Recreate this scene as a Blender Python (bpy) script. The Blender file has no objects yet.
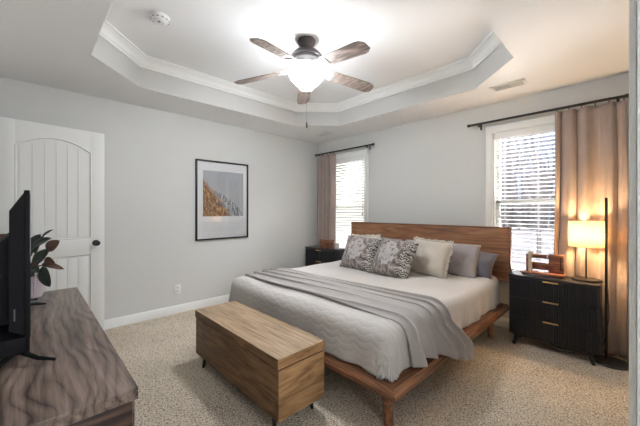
import bpy, bmesh, math, random
from mathutils import Vector, Matrix
from math import sin, cos, pi, radians, sqrt
random.seed(7)
S = bpy.context.scene
COL = S.collection

# ------------------------------------------------------------------ camera
ANG = math.atan2(312, 301)
cd = bpy.data.cameras.new('camera')
cam = bpy.data.objects.new('camera', cd)
COL.objects.link(cam)
cam.location = (3.870, -3.695, 1.262)
cam.rotation_euler = (pi/2, 0, ANG)
cd.sensor_width = 36
cd.lens = 36*301/640
cd.shift_y = -3/640
cd.clip_start = 0.02
S.camera = cam

# ------------------------------------------------------------------ view, sky
S.view_settings.view_transform = 'Standard'
S.view_settings.look = 'None'
S.view_settings.gamma = 1
S.view_settings.use_curve_mapping = False
S.view_settings.exposure = 1.46
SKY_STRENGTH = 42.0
FAN_EMIT = 33.0
FAN_BULB_W = 0.1
SHADE_EMIT = 0.10
TABLE_LAMP_W = 8.5
HALL_FILL = 2.3  # emission of the added fill panel in the hall

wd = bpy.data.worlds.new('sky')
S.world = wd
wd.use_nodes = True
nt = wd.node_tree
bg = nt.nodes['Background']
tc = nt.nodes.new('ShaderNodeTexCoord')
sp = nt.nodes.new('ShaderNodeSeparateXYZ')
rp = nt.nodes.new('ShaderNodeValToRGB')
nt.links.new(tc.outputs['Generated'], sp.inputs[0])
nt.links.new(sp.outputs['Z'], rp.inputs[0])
# horizon dimmed for the view through the windows, zenith raised to light the room
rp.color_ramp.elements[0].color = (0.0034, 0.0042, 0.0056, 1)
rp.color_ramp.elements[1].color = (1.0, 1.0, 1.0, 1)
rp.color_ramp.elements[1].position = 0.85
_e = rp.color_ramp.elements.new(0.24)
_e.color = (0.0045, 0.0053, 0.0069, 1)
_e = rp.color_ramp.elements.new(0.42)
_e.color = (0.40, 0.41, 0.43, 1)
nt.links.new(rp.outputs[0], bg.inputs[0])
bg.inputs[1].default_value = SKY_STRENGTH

def portal(x0, x1, z0, z1):
    l = bpy.data.lights.new('window_portal', 'AREA')
    l.shape = 'RECTANGLE'
    l.size = x1-x0
    l.size_y = z1-z0
    l.cycles.is_portal = True
    o = bpy.data.objects.new('window_portal', l)
    COL.objects.link(o)
    o.location = ((x0+x1)/2, 0.16, (z0+z1)/2)
    o.rotation_euler = (-pi/2, 0, 0)

# ------------------------------------------------------------------ material helpers
def new_mat(name):
    m = bpy.data.materials.new(name)
    m.use_nodes = True
    return m, m.node_tree, m.node_tree.nodes['Principled BSDF']

def srgb(r, g, b):
    f = lambda c: ((c/255+0.055)/1.055)**2.4 if c/255 > 0.04045 else c/255/12.92
    return (f(r), f(g), f(b), 1)

def node(nt, typ, **kw):
    n = nt.nodes.new(typ)
    for k, v in kw.items():
        if k in ('operation', 'blend_type', 'data_type', 'wave_type', 'bands_direction', 'feature', 'wave_profile', 'interpolation_type', 'noise_dimensions'):
            setattr(n, k, v)
        else:
            n.inputs[k].default_value = v
    return n

def coords(nt, scale=(1, 1, 1), rot=(0, 0, 0), out='Object', loc=(0, 0, 0)):
    t = nt.nodes.new('ShaderNodeTexCoord')
    m = nt.nodes.new('ShaderNodeMapping')
    m.inputs['Scale'].default_value = scale
    m.inputs['Rotation'].default_value = rot
    m.inputs['Location'].default_value = loc
    nt.links.new(t.outputs[out], m.inputs[0])
    return m.outputs[0]

def ramp(nt, fac, stops):
    r = nt.nodes.new('ShaderNodeValToRGB')
    e = r.color_ramp.elements
    while len(e) < len(stops):
        e.new(0.5)
    for i, (p, c) in enumerate(stops):
        e[i].position = p
        e[i].color = c
    nt.links.new(fac, r.inputs[0])
    return r.outputs[0]

def math_n(nt, op, a, b=None, c=None):
    n = nt.nodes.new('ShaderNodeMath')
    n.operation = op
    for i, v in enumerate((a, b, c)):
        if v is None:
            continue
        if isinstance(v, (int, float)):
            n.inputs[i].default_value = v
        else:
            nt.links.new(v, n.inputs[i])
    return n.outputs[0]

def mixc(nt, fac, a, b, mode='MIX'):
    n = nt.nodes.new('ShaderNodeMix')
    n.data_type = 'RGBA'
    n.blend_type = mode
    for s, v in ((0, fac), (6, a), (7, b)):
        if isinstance(v, (int, float, tuple)):
            n.inputs[s].default_value = v
        else:
            nt.links.new(v, n.inputs[s])
    return n.outputs[2]

def bump(nt, b, height, strength=0.3, dist=0.01):
    n = nt.nodes.new('ShaderNodeBump')
    n.inputs['Strength'].default_value = strength
    n.inputs['Distance'].default_value = dist
    nt.links.new(height, n.inputs['Height'])
    nt.links.new(n.outputs[0], b.inputs['Normal'])

def plain(name, col, rough=0.5, metal=0.0, spec=None, noise=0.0, nscale=30):
    m, nt, b = new_mat(name)
    b.inputs['Roughness'].default_value = rough
    b.inputs['Metallic'].default_value = metal
    if spec is not None:
        b.inputs['Specular IOR Level'].default_value = spec
    if noise:
        n = node(nt, 'ShaderNodeTexNoise', Scale=nscale, Detail=3)
        nt.links.new(coords(nt), n.inputs[0])
        d = tuple(c*(1-noise) for c in col[:3])+(1,)
        l = tuple(min(1, c*(1+noise)) for c in col[:3])+(1,)
        nt.links.new(ramp(nt, n.outputs[0], [(0.3, d), (0.7, l)]), b.inputs['Base Color'])
    else:
        b.inputs['Base Color'].default_value = col
    return m

def paint(name, col, rough=0.75):
    m, nt, b = new_mat(name)
    b.inputs['Base Color'].default_value = col
    b.inputs['Roughness'].default_value = rough
    b.inputs['Specular IOR Level'].default_value = 0.25
    n = node(nt, 'ShaderNodeTexNoise', Scale=260, Detail=2)
    nt.links.new(coords(nt), n.inputs[0])
    bump(nt, b, n.outputs[0], 0.05, 0.002)
    return m

def wood(name, dark, mid, light, grain=(1.2, 14, 14), rough=0.45, warp=1.2, bands=7.0, knots=0.0, contrast=1.0, spec=0.4, lines=None):
    """grain running along the axis with the smallest scale"""
    m, nt, b = new_mat(name)
    v = coords(nt, grain)
    n1 = node(nt, 'ShaderNodeTexNoise', Scale=1.0, Detail=5, Roughness=0.6, Distortion=warp)
    nt.links.new(v, n1.inputs[0])
    n2 = node(nt, 'ShaderNodeTexNoise', Scale=0.45, Detail=2, Distortion=warp*0.5)
    nt.links.new(v, n2.inputs[0])
    w = math_n(nt, 'SINE', math_n(nt, 'MULTIPLY', n2.outputs[0], bands*6.28))
    w = math_n(nt, 'MULTIPLY_ADD', w, 0.22*contrast, n1.outputs[0])
    fine = node(nt, 'ShaderNodeTexNoise', Scale=5.0, Detail=3)
    nt.links.new(v, fine.inputs[0])
    w = math_n(nt, 'MULTIPLY_ADD', math_n(nt, 'SUBTRACT', fine.outputs[0], 0.5), 0.35, w)
    if lines:
        freq, amt, fac = lines
        wn = node(nt, 'ShaderNodeTexNoise', Scale=1.0, Detail=2, Roughness=0.45)
        nt.links.new(coords(nt, (2.2, 5.0, 5.0)), wn.inputs[0])
        sx = nt.nodes.new('ShaderNodeSeparateXYZ')
        nt.links.new(coords(nt), sx.inputs[0])
        q = math_n(nt, 'MULTIPLY_ADD', wn.outputs[0], amt, sx.outputs[1])
        ln = math_n(nt, 'PINGPONG', math_n(nt, 'MULTIPLY', q, freq), 1.0)
        ln = math_n(nt, 'POWER', ln, 0.32)
        w = math_n(nt, 'MULTIPLY_ADD', math_n(nt, 'SUBTRACT', ln, 0.75), fac, w)
    c = ramp(nt, w, [(0.22, dark), (0.5, mid), (0.8, light)])
    if knots:
        vo = node(nt, 'ShaderNodeTexVoronoi', Scale=2.3)
        nt.links.new(coords(nt, (1, 2.1, 2.1)), vo.inputs[0])
        k = math_n(nt, 'SMOOTH_MIN', math_n(nt, 'MULTIPLY', vo.outputs['Distance'], 9.0), 1.0, 0.1)
        k = math_n(nt, 'SUBTRACT', 1.0, k)
        c = mixc(nt, math_n(nt, 'MULTIPLY', k, knots), c, dark)
    nt.links.new(c, b.inputs['Base Color'])
    b.inputs['Roughness'].default_value = rough
    b.inputs['Specular IOR Level'].default_value = spec
    bump(nt, b, w, 0.12, 0.003)
    return m

def cloth(name, col, rough=0.9, weave=350, var=0.12, sheen=0.3, transl=0.0):
    m, nt, b = new_mat(name)
    n = node(nt, 'ShaderNodeTexNoise', Scale=6, Detail=4)
    nt.links.new(coords(nt), n.inputs[0])
    d = tuple(c*(1-var) for c in col[:3])+(1,)
    l = tuple(min(1, c*(1+var)) for c in col[:3])+(1,)
    nt.links.new(ramp(nt, n.outputs[0], [(0.3, d), (0.7, l)]), b.inputs['Base Color'])
    b.inputs['Roughness'].default_value = rough
    b.inputs['Sheen Weight'].default_value = sheen
    b.inputs['Specular IOR Level'].default_value = 0.15
    n2 = node(nt, 'ShaderNodeTexNoise', Scale=weave, Detail=2)
    nt.links.new(coords(nt), n2.inputs[0])
    bump(nt, b, n2.outputs[0], 0.2, 0.002)
    if transl:
        tr = nt.nodes.new('ShaderNodeBsdfTranslucent')
        tr.inputs[0].default_value = col
        mx = nt.nodes.new('ShaderNodeMixShader')
        mx.inputs[0].default_value = transl
        nt.links.new(b.outputs[0], mx.inputs[1])
        nt.links.new(tr.outputs[0], mx.inputs[2])
        nt.links.new(mx.outputs[0], nt.nodes['Material Output'].inputs[0])
    return m

def emitter(name, col, strength, base=(0.9, 0.9, 0.9, 1)):
    m, nt, b = new_mat(name)
    b.inputs['Base Color'].default_value = base
    b.inputs['Emission Color'].default_value = col
    b.inputs['Emission Strength'].default_value = strength
    return m

def glass(name, tint=(1, 1, 1, 1), refl=0.08):
    m, nt, b = new_mat(name)
    out = nt.nodes['Material Output']
    tr = nt.nodes.new('ShaderNodeBsdfTransparent')
    tr.inputs[0].default_value = tint
    gl = nt.nodes.new('ShaderNodeBsdfGlossy')
    gl.inputs['Roughness'].default_value = 0.0
    fr = nt.nodes.new('ShaderNodeFresnel')
    fr.inputs[0].default_value = 1.5
    mx = nt.nodes.new('ShaderNodeMixShader')
    nt.links.new(fr.outputs[0], mx.inputs[0])
    nt.links.new(tr.outputs[0], mx.inputs[1])
    nt.links.new(gl.outputs[0], mx.inputs[2])
    nt.links.new(mx.outputs[0], out.inputs[0])
    return m

# ------------------------------------------------------------------ materials
M = {}
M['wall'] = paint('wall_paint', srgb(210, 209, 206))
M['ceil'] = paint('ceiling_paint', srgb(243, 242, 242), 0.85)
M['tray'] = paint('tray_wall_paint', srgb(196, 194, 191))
M['white'] = plain('white_trim_paint', srgb(233, 232, 229), 0.4, spec=0.4)
M['door'] = plain('white_door_paint', srgb(226, 225, 222), 0.45, spec=0.35)
M['walnut'] = wood('walnut_bed', srgb(78, 48, 33), srgb(122, 80, 54), srgb(152, 106, 75), (2.2, 42, 42), 0.4, contrast=0.6)
M['walnut_y'] = wood('walnut_bed_lengthwise', srgb(78, 48, 33), srgb(124, 81, 54), srgb(154, 107, 75), (42, 2.2, 42), 0.4, contrast=0.6)
M['headboard'] = wood('walnut_headboard', srgb(104, 67, 45), srgb(144, 98, 68), srgb(168, 122, 89), (1.6, 20, 26), 0.45, warp=0.9, contrast=0.5)
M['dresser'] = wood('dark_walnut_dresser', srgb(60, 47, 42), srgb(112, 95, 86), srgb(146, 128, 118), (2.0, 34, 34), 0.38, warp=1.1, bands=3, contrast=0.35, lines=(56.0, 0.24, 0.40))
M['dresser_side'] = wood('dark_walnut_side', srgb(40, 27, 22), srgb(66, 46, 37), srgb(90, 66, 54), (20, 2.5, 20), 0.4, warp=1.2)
M['chest_top'] = wood('mango_wood_lit_top', srgb(116, 92, 70), srgb(166, 140, 112), srgb(188, 164, 136), (2.0, 26, 26), 0.55, knots=0.7, contrast=0.35)  # one wood; face tones carry the light: top and end lighter, front darker
M['chest'] = wood('mango_wood_shaded_front', srgb(74, 52, 34), srgb(116, 86, 58), srgb(140, 106, 74), (2.4, 20, 20), 0.6, knots=0.6, contrast=0.4)
M['chest_end'] = wood('mango_wood_lit_end', srgb(100, 71, 45), srgb(156, 118, 80), srgb(184, 145, 103), (16, 3.0, 16), 0.6, knots=0.6, contrast=0.5)
M['black'] = plain('black_metal', srgb(30, 29, 30), 0.4, spec=0.4)
M['navy'] = plain('charcoal_lacquer', srgb(29, 29, 32), 0.42, spec=0.45)
M['navytop'] = plain('charcoal_lacquer_top', srgb(36, 36, 40), 0.3, spec=0.5)
M['brass'] = plain('brushed_brass', srgb(214, 176, 122), 0.4, 0.35)
M['tv'] = plain('tv_plastic', srgb(24, 23, 27), 0.65, spec=0.15)
M['tvdark'] = plain('tv_plastic_dark', srgb(15, 15, 18), 0.6, spec=0.2)
M['screen'] = plain('tv_screen', srgb(8, 8, 10), 0.08)
M['bronze'] = plain('oil_rubbed_bronze', srgb(72, 66, 67), 0.45, 0.4)
M['nickel'] = plain('worn_nickel', srgb(190, 188, 186), 0.35, 0.7)
M['blade'] = wood('weathered_blade_wood', srgb(104, 91, 84), srgb(138, 122, 113), srgb(164, 148, 139), (2.0, 30, 30), 0.5)
M['curtain'] = cloth('taupe_velvet_curtain', srgb(172, 155, 147), 0.85, 200, 0.06, 0.5, transl=0.12)
M['cream'] = cloth('cream_linen', srgb(196, 186, 173))
M['greyp'] = cloth('grey_sham_cloth', srgb(160, 152, 152))
M['darkp'] = cloth('dark_grey_pillow_cloth', srgb(112, 108, 114))
M['throw'] = cloth('grey_throw_knit', srgb(178, 172, 168), 0.95, 500, 0.05)
M['bowl'] = emitter('fan_light_glass', (0.90, 0.955, 1.0, 1), FAN_EMIT)
M['slat'] = cloth('white_blind_slat', srgb(238, 238, 234), 0.5, 50, 0.0, 0.0, transl=0.18)
M['pane'] = glass('window_glass')
M['glass'] = glass('picture_glass')
M['plastic'] = plain('white_plastic', srgb(228, 227, 226), 0.4)
M['dock'] = wood('reddish_dock_wood', srgb(84, 48, 34), srgb(128, 80, 58), srgb(158, 106, 78), (3, 30, 30), 0.4)
M['pale'] = plain('pale_birch', srgb(206, 190, 170), 0.5)
M['leaf'] = plain('rubber_plant_leaf', srgb(58, 66, 58), 0.3, noise=0.3, nscale=20)
M['leafb'] = plain('reddish_leaf_underside', srgb(104, 76, 64), 0.4, noise=0.3, nscale=20)
M['stem'] = plain('plant_stem', srgb(92, 84, 62), 0.5)
M['pot'] = plain('lilac_ribbed_ceramic', srgb(196, 184, 190), 0.4)
M['soil'] = plain('potting_soil', srgb(48, 38, 32), 0.9, noise=0.4, nscale=80)
M['grille'] = plain('vent_shadow_grey', srgb(120, 122, 124), 0.6)
M['bark'] = plain('tree_bark', srgb(42, 40, 41), 0.9, spec=0.0, noise=0.2)
M['cord'] = plain('white_cord', srgb(205, 200, 195), 0.5)

def mk_carpet():
    m, nt, b = new_mat('beige_cut_pile_carpet')
    v = coords(nt)
    a = node(nt, 'ShaderNodeTexNoise', Scale=100, Detail=3, Roughness=0.65)
    nt.links.new(v, a.inputs[0])
    c = node(nt, 'ShaderNodeTexNoise', Scale=2.2, Detail=3)
    nt.links.new(v, c.inputs[0])
    f = node(nt, 'ShaderNodeTexVoronoi', Scale=135)
    nt.links.new(v, f.inputs[0])
    h = math_n(nt, 'MULTIPLY_ADD', f.outputs['Distance'], -0.5, a.outputs[0])
    col = ramp(nt, h, [(0.04, srgb(120, 104, 88)), (0.25, srgb(222, 206, 186)), (0.46, srgb(250, 242, 228))])
    col = mixc(nt, 0.22, col, ramp(nt, c.outputs[0], [(0.35, srgb(172, 156, 134)), (0.65, srgb(222, 206, 180))]))
    nt.links.new(col, b.inputs['Base Color'])
    b.inputs['Roughness'].default_value = 1.0
    b.inputs['Specular IOR Level'].default_value = 0.05
    bump(nt, b, h, 0.9, 0.012)
    return m
M['carpet'] = mk_carpet()

def mk_quilt():
    m, nt, b = new_mat('cream_quilted_coverlet')
    t = nt.nodes.new('ShaderNodeTexCoord')
    s = nt.nodes.new('ShaderNodeSeparateXYZ')
    nt.links.new(t.outputs['UV'], s.inputs[0])
    u, v = s.outputs[0], s.outputs[1]
    tri = math_n(nt, 'PINGPONG', math_n(nt, 'MULTIPLY', u, 15.0), 1.0)
    tri = math_n(nt, 'SMOOTH_MIN', tri, math_n(nt, 'SUBTRACT', 1.6, tri), 0.4)
    ph = math_n(nt, 'MULTIPLY_ADD', v, 22.0, math_n(nt, 'MULTIPLY', tri, 0.75))
    w = math_n(nt, 'ABSOLUTE', math_n(nt, 'SINE', math_n(nt, 'MULTIPLY', ph, 3.1416)))
    h = math_n(nt, 'POWER', w, 0.5)
    wr = node(nt, 'ShaderNodeTexNoise', Scale=9, Detail=4, Distortion=0.6)
    nt.links.new(t.outputs['UV'], wr.inputs[0])
    h = math_n(nt, 'MULTIPLY_ADD', wr.outputs[0], 1.4, h)
    b.inputs['Base Color'].default_value = srgb(199, 193, 188)
    b.inputs['Roughness'].default_value = 0.9
    b.inputs['Sheen Weight'].default_value = 0.2
    b.inputs['Specular IOR Level'].default_value = 0.15
    bump(nt, b, h, 0.28, 0.010)
    return m
M['quilt'] = mk_quilt()

def mk_ikat():
    m, nt, b = new_mat('ikat_pattern_cloth')
    t = nt.nodes.new('ShaderNodeTexCoord')
    s = nt.nodes.new('ShaderNodeSeparateXYZ')
    nt.links.new(t.outputs['UV'], s.inputs[0])
    u, v = s.outputs[0], s.outputs[1]
    nz = node(nt, 'ShaderNodeTexNoise', Scale=14, Detail=4)
    mp = nt.nodes.new('ShaderNodeMapping')
    mp.inputs['Scale'].default_value = (1, 0.6, 1)
    nt.links.new(t.outputs['UV'], mp.inputs[0])
    nt.links.new(mp.outputs[0], nz.inputs[0])
    base = ramp(nt, nz.outputs[0], [(0.34, srgb(84, 72, 68)), (0.5, srgb(132, 119, 114)), (0.66, srgb(176, 166, 161))])
    # zebra band on the right
    st = math_n(nt, 'SINE', math_n(nt, 'MULTIPLY_ADD', v, 95.0, math_n(nt, 'MULTIPLY', nz.outputs[0], 22.0)))
    zeb = ramp(nt, math_n(nt, 'MULTIPLY_ADD', st, 0.5, 0.5), [(0.35, srgb(60, 53, 52)), (0.66, srgb(186, 180, 172))])
    band = math_n(nt, 'GREATER_THAN', math_n(nt, 'MULTIPLY_ADD', math_n(nt, 'SUBTRACT', nz.outputs[0], 0.5), 0.35, u), 0.78)
    c = mixc(nt, math_n(nt, 'MULTIPLY', band, 0.9), base, zeb)
    # light medallion with dark specks
    du = math_n(nt, 'MULTIPLY', math_n(nt, 'SUBTRACT', u, 0.42), 3.6)
    dv = math_n(nt, 'MULTIPLY', math_n(nt, 'SUBTRACT', v, 0.55), 2.6)
    r = math_n(nt, 'ADD', math_n(nt, 'MULTIPLY', du, du), math_n(nt, 'MULTIPLY', dv, dv))
    med = math_n(nt, 'LESS_THAN', r, math_n(nt, 'MULTIPLY_ADD', nz.outputs[0], 0.9, 0.35))
    vo = node(nt, 'ShaderNodeTexVoronoi', Scale=15)
    nt.links.new(t.outputs['UV'], vo.inputs[0])
    spk = ramp(nt, vo.outputs['Distance'], [(0.2, srgb(84, 78, 80)), (0.5, srgb(186, 180, 177))])
    c = mixc(nt, math_n(nt, 'MULTIPLY', med, 0.75), c, spk)
    nt.links.new(c, b.inputs['Base Color'])
    b.inputs['Roughness'].default_value = 0.9
    b.inputs['Sheen Weight'].default_value = 0.3
    f = node(nt, 'ShaderNodeTexNoise', Scale=220, Detail=2)
    nt.links.new(t.outputs['UV'], f.inputs[0])
    bump(nt, b, f.outputs[0], 0.4, 0.004)
    return m
M['ikat'] = mk_ikat()

def mk_art():
    """generic winter landscape print: grey sky, rusty trees at the left, pale snowy slope"""
    m, nt, b = new_mat('landscape_print')
    t = nt.nodes.new('ShaderNodeTexCoord')
    s = nt.nodes.new('ShaderNodeSeparateXYZ')
    nt.links.new(t.outputs['UV'], s.inputs[0])
    u, v = s.outputs[0], s.outputs[1]
    n = node(nt, 'ShaderNodeTexNoise', Scale=16, Detail=6, Roughness=0.7)
    mp = nt.nodes.new('ShaderNodeMapping')
    mp.inputs['Scale'].default_value = (1.6, 0.6, 1)
    nt.links.new(t.outputs['UV'], mp.inputs[0])
    nt.links.new(mp.outputs[0], n.inputs[0])
    nn = math_n(nt, 'SUBTRACT', n.outputs[0], 0.5)
    sky = srgb(172, 174, 178)
    hill = ramp(nt, n.outputs[0], [(0.35, srgb(70, 72, 80)), (0.5, srgb(150, 150, 154)), (0.65, srgb(216, 216, 220))])
    trees = ramp(nt, n.outputs[0], [(0.36, srgb(70, 52, 44)), (0.5, srgb(134, 96, 64)), (0.66, srgb(214, 178, 132))])
    # slope line falls to the right
    hl = math_n(nt, 'SUBTRACT', math_n(nt, 'MULTIPLY_ADD', nn, 0.25, 0.62), math_n(nt, 'MULTIPLY', math_n(nt, 'POWER', u, 2.0), 0.55))
    c = mixc(nt, math_n(nt, 'LESS_THAN', v, hl), sky, hill)
    tl = math_n(nt, 'SUBTRACT', math_n(nt, 'MULTIPLY_ADD', nn, 0.9, 0.82), math_n(nt, 'MULTIPLY', u, 1.25))
    c = mixc(nt, math_n(nt, 'LESS_THAN', v, tl), c, trees)
    nt.links.new(c, b.inputs['Base Color'])
    b.inputs['Roughness'].default_value = 0.6
    return m
M['art'] = mk_art()

def mk_ground():
    m, nt, b = new_mat('leaf_litter_ground')
    n = node(nt, 'ShaderNodeTexNoise', Scale=1.3, Detail=8, Roughness=0.8)
    nt.links.new(coords(nt), n.inputs[0])
    nt.links.new(ramp(nt, n.outputs[0], [(0.35, srgb(24, 23, 24)), (0.5, srgb(38, 37, 39)), (0.68, srgb(58, 57, 60))]), b.inputs['Base Color'])
    b.inputs['Roughness'].default_value = 1
    b.inputs['Specular IOR Level'].default_value = 0.0
    return m
M['ground'] = mk_ground()

def mk_screen():
    m, nt, b = new_mat('insect_screen_mesh')
    tr = nt.nodes.new('ShaderNodeBsdfTransparent')
    mx = nt.nodes.new('ShaderNodeMixShader')
    mx.inputs[0].default_value = 0.5
    b.inputs['Base Color'].default_value = srgb(70, 72, 76)
    nt.links.new(tr.outputs[0], mx.inputs[1])
    nt.links.new(b.outputs[0], mx.inputs[2])
    nt.links.new(mx.outputs[0], nt.nodes['Material Output'].inputs[0])
    return m
M['mesh'] = mk_screen()

def mk_shade():
    m, nt, b = new_mat('linen_lamp_shade')
    out = nt.nodes['Material Output']
    b.inputs['Base Color'].default_value = srgb(240, 228, 205)
    b.inputs['Roughness'].default_value = 0.9
    b.inputs['Emission Color'].default_value = (1.0, 0.86, 0.66, 1)
    b.inputs['Emission Strength'].default_value = SHADE_EMIT
    tr = nt.nodes.new('ShaderNodeBsdfTranslucent')
    tr.inputs[0].default_value = srgb(238, 222, 196)
    mx = nt.nodes.new('ShaderNodeMixShader')
    mx.inputs[0].default_value = 0.5
    nt.links.new(b.outputs[0], mx.inputs[1])
    nt.links.new(tr.outputs[0], mx.inputs[2])
    nt.links.new(mx.outputs[0], out.inputs[0])
    return m
M['shade'] = mk_shade()

# ------------------------------------------------------------------ geometry helpers
class MB:
    def __init__(self):
        self.bm = bmesh.new()
        self.uv = None

    def _merge(self, b2, mat=None):
        if mat is not None:
            bmesh.ops.transform(b2, matrix=mat, verts=b2.verts)
        me = bpy.data.meshes.new('tmp')
        b2.to_mesh(me)
        b2.free()
        self.bm.from_mesh(me)
        bpy.data.meshes.remove(me)
        return self

    def box(self, x0, x1, y0, y1, z0, z1, bev=0.0, seg=2, mat=None):
        b2 = bmesh.new()
        bmesh.ops.create_cube(b2, size=1)
        for v in b2.verts:
            v.co = Vector((x0+(v.co.x+.5)*(x1-x0), y0+(v.co.y+.5)*(y1-y0), z0+(v.co.z+.5)*(z1-z0)))
        if bev:
            bmesh.ops.bevel(b2, geom=b2.edges[:], offset=bev, segments=seg, profile=0.5, affect='EDGES')
        return self._merge(b2, mat)

    def tube(self, pts, rad, n=10, caps=True):
        pts = [Vector(p) for p in pts]
        if isinstance(rad, (int, float)):
            rad = [rad]*len(pts)
        bm = self.bm
        rings = []
        up = None
        for i, p in enumerate(pts):
            if i == 0:
                d = pts[1]-pts[0]
            elif i == len(pts)-1:
                d = pts[-1]-pts[-2]
            else:
                d = (pts[i+1]-pts[i-1])
            d.normalize()
            if up is None:
                up = Vector((0, 0, 1)) if abs(d.z) < 0.9 else Vector((1, 0, 0))
            a = d.cross(up)
            a.normalize()
            bb = a.cross(d)
            up = bb
            rings.append([bm.verts.new(p+(a*cos(2*pi*k/n)+bb*sin(2*pi*k/n))*rad[i]) for k in range(n)])
        for i in range(len(rings)-1):
            for k in range(n):
                bm.faces.new((rings[i][k], rings[i][(k+1) % n], rings[i+1][(k+1) % n], rings[i+1][k]))
        if caps:
            bm.faces.new(rings[0][::-1])
            bm.faces.new(rings[-1])
        return self

    def lathe(self, prof, c=(0, 0, 0), n=32, caps=True):
        bm = self.bm
        rings = []
        for r, z in prof:
            rings.append([bm.verts.new((c[0]+r*cos(2*pi*k/n), c[1]+r*sin(2*pi*k/n), c[2]+z)) for k in range(n)])
        for i in range(len(rings)-1):
            for k in range(n):
                bm.faces.new((rings[i][k], rings[i][(k+1) % n], rings[i+1][(k+1) % n], rings[i+1][k]))
        if caps:
            if prof[0][0] > 1e-4:
                bm.faces.new(rings[0][::-1])
            if prof[-1][0] > 1e-4:
                bm.faces.new(rings[-1])
        return self

    def poly(self, pts):
        self.bm.faces.new([self.bm.verts.new(p) for p in pts])
        return self

    def prism(self, pts, d):
        """closed prism of a planar polygon extruded by vector d"""
        d = Vector(d)
        a = [self.bm.verts.new(p) for p in pts]
        b = [self.bm.verts.new(Vector(p)+d) for p in pts]
        self.bm.faces.new(a[::-1])
        self.bm.faces.new(b)
        n = len(a)
        for i in range(n):
            self.bm.faces.new((a[i], a[(i+1) % n], b[(i+1) % n], b[i]))
        return self

    def grid(self, f, nu, nv, uvf=None):
        bm = self.bm
        uvl = bm.loops.layers.uv.verify()
        vs = [[bm.verts.new(f(i/nu, j/nv)) for j in range(nv+1)] for i in range(nu+1)]
        for i in range(nu):
            for j in range(nv):
                fc = bm.faces.new((vs[i][j], vs[i+1][j], vs[i+1][j+1], vs[i][j+1]))
                for l, (a, b) in zip(fc.loops, ((i, j), (i+1, j), (i+1, j+1), (i, j+1))):
                    q = (a/nu, b/nv)
                    l[uvl].uv = uvf(*q) if uvf else q
        return self

    def xf(self, mat):
        bmesh.ops.transform(self.bm, matrix=mat, verts=self.bm.verts)
        return self

    def build(self, name, mat, parent=None, local=False, origin=None, smooth=35):
        bmesh.ops.recalc_face_normals(self.bm, faces=self.bm.faces[:])
        off = Vector((0, 0, 0))
        if parent is not None and not local:
            p = parent
            while p is not None:
                off += p.location
                p = p.parent
        elif origin is not None:
            off = Vector(origin)
        if off.length:
            bmesh.ops.translate(self.bm, vec=-off, verts=self.bm.verts)
        me = bpy.data.meshes.new(name)
        self.bm.to_mesh(me)
        self.bm.free()
        if smooth:
            for pl in me.polygons:
                pl.use_smooth = True
            me.set_sharp_from_angle(angle=radians(smooth))
        me.materials.append(mat)
        o = bpy.data.objects.new(name, me)
        COL.objects.link(o)
        if parent is not None:
            o.parent = parent
        elif origin is not None:
            o.location = origin
        return o

def tag(o, label=None, cat=None, group=None, kind=None):
    if label: o['label'] = label
    if cat: o['category'] = cat
    if group: o['group'] = group
    if kind: o['kind'] = kind
    return o

def thing(name, label, cat, loc=(0, 0, 0), group=None):
    o = bpy.data.objects.new(name, None)
    COL.objects.link(o)
    o.location = loc
    o.empty_display_size = 0.05
    return tag(o, label, cat, group)

def struct(o):
    o['kind'] = 'structure'
    return o

def kids(o):
    return [c for c in bpy.data.objects if c.parent is o]

def copy_tree(o, parent=None):
    c = o.copy()
    COL.objects.link(c)
    c.parent = parent
    for ch in kids(o):
        copy_tree(ch, c)
    return c

def solidify(o, t, off=0.0):
    m = o.modifiers.new('thickness', 'SOLIDIFY')
    m.thickness = t
    m.offset = off
    return o

def subsurf(o, n=1):
    m = o.modifiers.new('smooth', 'SUBSURF')
    m.levels = n
    m.render_levels = n
    return o

# ------------------------------------------------------------------ room shell
W, D, H, TH = 3.88, 3.95, 2.44, 2.725
T = 0.12
struct(MB().box(-T, W+1.5, -D-1.3, T, -0.1, 0).build('floor', M['carpet']))
struct(MB().box(-T, 0, -D-T, 0, 0, H+0.4).build('wall_left', M['wall']))
W1 = (0.21, 1.03, 0.58, 2.11)
W2 = (2.80, 3.62, 0.58, 2.11)
b = MB()
xs = [-T, W1[0], W1[1], W2[0], W2[1], W+T]
for i in range(5):
    if i in (1, 3):
        w = W1 if i == 1 else W2
        b.box(xs[i], xs[i+1], 0, T, 0, w[2])
        b.box(xs[i], xs[i+1], 0, T, w[3], H+0.4)
    else:
        b.box(xs[i], xs[i+1], 0, T, 0, H+0.4)
struct(b.build('wall_back', M['wall']))
# right wall with the doorway the camera stands in
DY = -2.5
b = MB().box(W, W+T, DY, 0, 0, H+0.4).box(W, W+T, -D, DY, 2.06, H+0.4)
struct(b.build('wall_right', M['wall']))
# front wall with the doorway of the open door
b = MB().box(-T, 0.17, -D-T, -D, 0, H+0.4).box(0.97, W+T, -D-T, -D, 0, H+0.4).box(0.17, 0.97, -D-T, -D, 2.06, H+0.4)
struct(b.build('wall_front', M['wall']))
# hall beyond the two doorways
b = MB().box(W+1.4, W+1.5, -D-1.2, -1.6, 0, H+0.4).box(W+T, W+1.4, -1.7, -1.6, 0, H+0.4).box(-T, W+1.5, -D-1.3, -D-1.2, 0, H+0.4).box(-T-0.1, -T, -D-1.3, -D-T, 0, H+0.4)
struct(b.build('wall_hall', M['wall']))
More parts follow.
